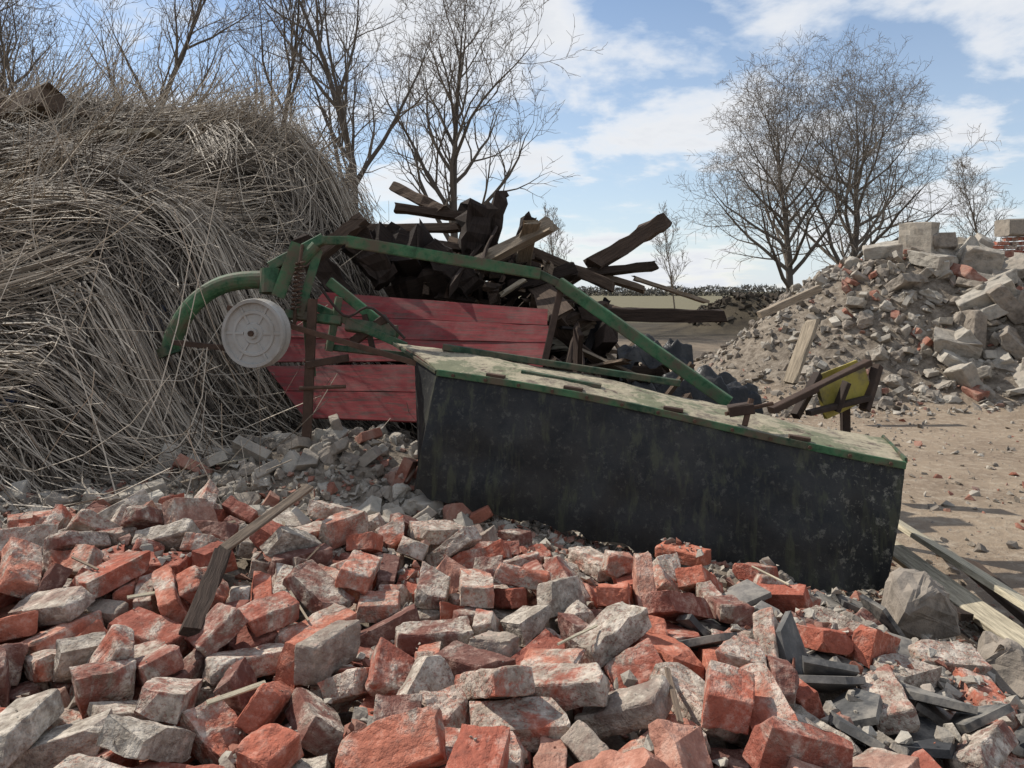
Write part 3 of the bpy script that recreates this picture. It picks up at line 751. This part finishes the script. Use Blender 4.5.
mb=MB();beam(mb,(-.77,2.95,.85),(-.94,2.45,.76),.033,.016,.5,.65,ragged=.02);beam(mb,(-.93,2.47,.76),(-.86,2.05,.68),.05,.03,.3,.3,ragged=.04,jit=.3);mb.build('broken_lath',M_wood)
mb=MB()
beam(mb,(2.05,4.2,.36),(2.02,2.8,.36),.11,.03,.35,1.0,ragged=.02)
beam(mb,(1.92,4.0,.30),(1.86,2.7,.31),.10,.03,-.2,.95,ragged=.02)
beam(mb,(2.3,3.9,.22),(2.05,2.4,.22),.12,.04,.2,.4,ragged=.02)
beam(mb,(1.82,3.4,.22),(1.72,2.2,.20),.10,.03,.5,.35,ragged=.02)
beam(mb,(1.9,3.0,.18),(1.95,2.0,.15),.08,.04,.1,.45,ragged=.02)
beam(mb,(2.15,3.6,.13),(1.8,2.1,.13),.09,.05,.1,.3,ragged=.02)
beam(mb,(2.5,4.6,.12),(2.2,3.8,.25),.09,.02,.1,.8,ragged=.02)
beam(mb,(1.7,3.7,.25),(1.78,3.0,.32),.06,.03,.1,.2,ragged=.02)
mb.build('plank_stack',M_wood)
mb=MB()
for i in range(45):
    x=random.uniform(-2.8,1.8);y=random.uniform(1.6,4.2);h=bv.ray_cast(Vector((x,y,3)),Vector((0,0,-1)));z=max(float(G(x,y)),h[0].z if h[0] else 0)+.006
    a_=random.uniform(0,6.28);L=random.uniform(.06,.24);beam(mb,(x,y,z),(x+L*math.cos(a_),y+L*math.sin(a_),z+random.uniform(-.02,.03)),random.uniform(.005,.016),.005,.3,random.uniform(.4,1),n=3)
mb.build('wood_splinters',M_wood)

wall=bpy.data.objects.new('brick_wall_ruin',None);sc.collection.objects.link(wall)
mb=MB()
tops=[27,29,31,34,34,34,34,34,34,34,34,34]
for row in range(34):
    for k in range(12):
        if row>tops[k]: continue
        x=7.55+k*.225+(.11 if row%2 else 0); 
        M=Matrix.Translation((x,12.9+random.gauss(0,.004),.05+row*.073)); place(mb,brick_lo[random.randrange(4)],M,random.choice([.25,.35,.5,.6,.7]))
beam(mb,(7.7,12.9,-.1),(7.7,12.9,1.9),.06,.06,0,.95); 
mb.build('wall_bricks',M_brick,False,wall)
mb=MB();beam(mb,(8.22,12.9,2.64),(10.3,12.9,2.66),.4,.28,0,.45,.05);mb.build('concrete_lintel',M_rubble,False,wall)

# ---------------------------------------------------------------- trees
def tree(name,base,H,seed,tr,lean=(0,0),ang=38,trop=.10,n1=16,spread=.42,start=.25,sub=(6,5,3),rmin=.009,wob=.07,crown=1.0,tint=(.2,.9),fall=.62,trunkH=1.0,tk=.68):
    r=random.Random(seed); groups={}
    segs=[12,7,5,4,3]
    def norm(d):
        l=math.sqrt(d[0]*d[0]+d[1]*d[1]+d[2]*d[2])+1e-9; return (d[0]/l,d[1]/l,d[2]/l)
    def grow(p,d,L,rad,lev):
        n=segs[lev];pts=[p];dirs=[d];rr=[rad];w=wob*(1+.6*lev)
        for i in range(n):
            d=norm((d[0]+r.gauss(0,w),d[1]+r.gauss(0,w),d[2]+r.gauss(0,w)+(trop*(1 if lev<3 else .3) if lev else .02)))
            p=(p[0]+d[0]*L/n,p[1]+d[1]*L/n,p[2]+d[2]*L/n);pts.append(p);dirs.append(d)
            t=(i+1)/n; rr.append(max(rmin*.6,rad*(1-t)**.8 if lev<4 else rad*(1-t*.5)) if t<1 else rmin*.6)
        groups.setdefault(n+1,[]).append((pts,rr,lev))
        if lev>=4 or L<.22: return
        nc=n1 if lev==0 else sub[lev-1]
        for c_ in range(nc):
            t=(start+(1-start)*((c_+r.random())/nc)) if lev==0 else (.15+.85*(c_+r.random())/nc)
            t=min(t,.985); i=min(int(t*n),n-1); f=t*n-i
            q_=tuple(pts[i][k]*(1-f)+pts[i+1][k]*f for k in range(3)); dd=dirs[i+1]
            az=(c_*2.4+r.uniform(-.5,.5)); a=math.radians(r.gauss(ang*(1.1-.35*t if lev==0 else 1),7))
            rf=(-dd[1],dd[0],0) if abs(dd[2])<.9 else (1,0,0)
            u=norm((dd[1]*rf[2]-dd[2]*rf[1],dd[2]*rf[0]-dd[0]*rf[2],dd[0]*rf[1]-dd[1]*rf[0])); v=(dd[1]*u[2]-dd[2]*u[1],dd[2]*u[0]-dd[0]*u[2],dd[0]*u[1]-dd[1]*u[0])
            nd=norm(tuple(dd[k]*math.cos(a)+(u[k]*math.cos(az)+v[k]*math.sin(az))*math.sin(a) for k in range(3)))
            if lev==0: LL=H*spread*(1-fall*((t-start)/(1-start))**1.3)*r.uniform(.8,1.15)*crown
            else: LL=L*r.uniform(.42,.66)*(1.1-.4*t)
            pr=rr[i]*(1-f)+rr[i+1]*f
            grow(q_,nd,LL,max(rmin,min(pr*tk,LL*.02+.004)),lev+1)
    grow((base[0],base[1],-.1),norm((lean[0],lean[1],1)),H*trunkH,tr,0)
    mb=MB()
    for K,g in groups.items():
        P=np.array([x[0] for x in g]);R=np.array([x[1] for x in g]);lv=np.array([x[2] for x in g])
        big=lv<2
        for msk,sd in((big,7),(~big,3)):
            if msk.any(): tubes(mb,P[msk],R[msk],sd,np.clip(tint[0]+(tint[1]-tint[0])*lv[msk]/4+rng.normal(0,.1,msk.sum()),0,1),caps=False)
    return mb.build(name,M_bark,True)
tree('bare_tree',(-2.4,30),13.2,1,.20,(.02,0),ang=42,trop=.10,n1=19,spread=.5,rmin=.010,start=.2,trunkH=.98,sub=(7,5,4))
tree('bare_tree',(-5.7,26),14.2,2,.19,(-.06,0),ang=38,trop=.12,n1=17,spread=.42,rmin=.009,start=.25)
tree('bare_tree',(-9.6,27),14.2,3,.17,(.0,0),ang=34,trop=.12,n1=16,spread=.40,rmin=.009)
tree('bare_tree',(-12.6,26),14.0,4,.19,(-.05,0),ang=38,trop=.1,n1=16,spread=.40,rmin=.009)
tree('bare_tree',(-15.6,27),13.2,5,.17,(.03,0),ang=36,trop=.12,n1=15,spread=.40,rmin=.009)
tree('bare_tree',(-17.3,25),13.5,6,.22,(.06,0),ang=38,trop=.1,n1=15,spread=.40,rmin=.009)
tree('bare_tree',(14.6,40),12.2,7,.22,(-.06,0),ang=50,trop=.10,n1=26,spread=.56,start=.14,sub=(8,5,5),rmin=.010,tint=(.3,1),fall=.5,trunkH=.85,tk=.62)
tree('bare_tree',(17.5,40),13.6,8,.24,(.08,0),ang=50,trop=.10,n1=28,spread=.56,start=.14,sub=(8,5,5),rmin=.010,tint=(.3,1),fall=.5,trunkH=.85,tk=.62)
tree('bare_tree',(28.3,46),8.6,9,.12,(-.03,0),ang=40,trop=.1,n1=16,spread=.42,start=.1,sub=(6,5,4),rmin=.011)
tree('bare_tree',(10.6,50),6.2,10,.06,(0,0),ang=30,trop=.15,n1=12,spread=.4,start=.1,sub=(6,4,3),rmin=.011,tint=(.9,1))
tree('bare_tree',(2.6,42),5.8,11,.06,(0,0),ang=30,trop=.15,n1=12,spread=.4,start=.1,sub=(6,4,3),rmin=.010,tint=(.9,1))
tree('bare_tree',(24,52),5.0,13,.08,(0,0),ang=36,trop=.12,n1=12,spread=.4,start=.1,sub=(6,4,3),rmin=.012)
mb=MB(); nh=22000
x=rng.uniform(-90,200,nh); hh=2.2+1.1*fbm(x,x*0,9,.07,4)+.5*fbm(x,x*0,10,.5,2); hh=np.clip(hh,.6,6); y=210+rng.normal(0,2,nh); z=rng.uniform(0,1,nh)**.9*hh
p=np.stack([x,y,z],-1); d1=rng.normal(0,.4,(nh,3));d2=rng.normal(0,.4,(nh,3))
V=np.stack([p,p+d1,p+d2],1).reshape(-1,3); mb.add(V,np.arange(nh*3),np.full(nh,3),np.repeat(rng.uniform(0,1,nh),3))
M_hedge=mat_tint('hedge',[(0,(.09,.085,.075)),(.6,(.14,.13,.11)),(1,(.19,.175,.15))],simple=True)
mb.build('distant_hedge',M_hedge)

# ---------------------------------------------------------------- light, sky
az=math.radians(-56);el=math.radians(45)
sd=Vector((math.sin(az)*math.cos(el),math.cos(az)*math.cos(el),math.sin(el)))
li=bpy.data.lights.new('sun','SUN');li.energy=5.0;li.angle=math.radians(.5);li.color=(1,.95,.86)
lo=bpy.data.objects.new('sun',li);lo.rotation_euler=sd.to_track_quat('Z','Y').to_euler();sc.collection.objects.link(lo)
w=bpy.data.worlds.new('World');sc.world=w;w.use_nodes=True;nt=w.node_tree
bg=nt.nodes['Background'];out=nt.nodes['World Output']
sky=N(nt,'ShaderNodeTexSky',sky_type='NISHITA');sky.sun_disc=False;sky.sun_elevation=el;sky.sun_rotation=az%(2*math.pi);sky.air_density=1.0;sky.dust_density=.3;sky.ozone_density=2.5
nt.links.new(sky.outputs[0],bg.inputs[0]);bg.inputs[1].default_value=.13
tc=N(nt,'ShaderNodeTexCoord');sx=N(nt,'ShaderNodeSeparateXYZ');nt.links.new(tc.outputs['Generated'],sx.inputs[0])
zz=mth(nt,'ADD',mth(nt,'MAXIMUM',sx.outputs[2],0.),.22)
cb=N(nt,'ShaderNodeCombineXYZ');nt.links.new(mth(nt,'DIVIDE',sx.outputs[0],zz),cb.inputs[0]);nt.links.new(mth(nt,'DIVIDE',sx.outputs[1],zz),cb.inputs[1]);cb.inputs[2].default_value=3.3
cn=noise_(nt,cb.outputs[0],1.9,7,.56,.2)
cf=ramp(nt,[(.43,0),(.52,.7),(.60,1)],cn).outputs[0]
hz=ramp(nt,[(0,.75),(.12,.42),(.35,.12),(1,.05)],sx.outputs[2]).outputs[0]
cf=mth(nt,'MAXIMUM',cf,hz)
bg2=N(nt,'ShaderNodeBackground');cc=ramp(nt,[(.45,(.76,.86,.98)),(.54,(.95,.965,.99)),(.72,(.72,.76,.83))],cn).outputs[0];nt.links.new(cc,bg2.inputs[0]);bg2.inputs[1].default_value=.95
ms=N(nt,'ShaderNodeMixShader');nt.links.new(cf,ms.inputs[0]);nt.links.new(bg.outputs[0],ms.inputs[1]);nt.links.new(bg2.outputs[0],ms.inputs[2]);nt.links.new(ms.outputs[0],out.inputs[0])

cam=bpy.data.cameras.new('camera');cam.lens=27.03;cam.sensor_width=36;cam.shift_y=-94/1024;cam.clip_end=3000;cam.clip_start=.05
co=bpy.data.objects.new('camera',cam);co.location=(0,0,1.6);co.rotation_euler=(math.radians(90),0,0);sc.collection.objects.link(co);sc.camera=co
print('script time',time.time()-T0)
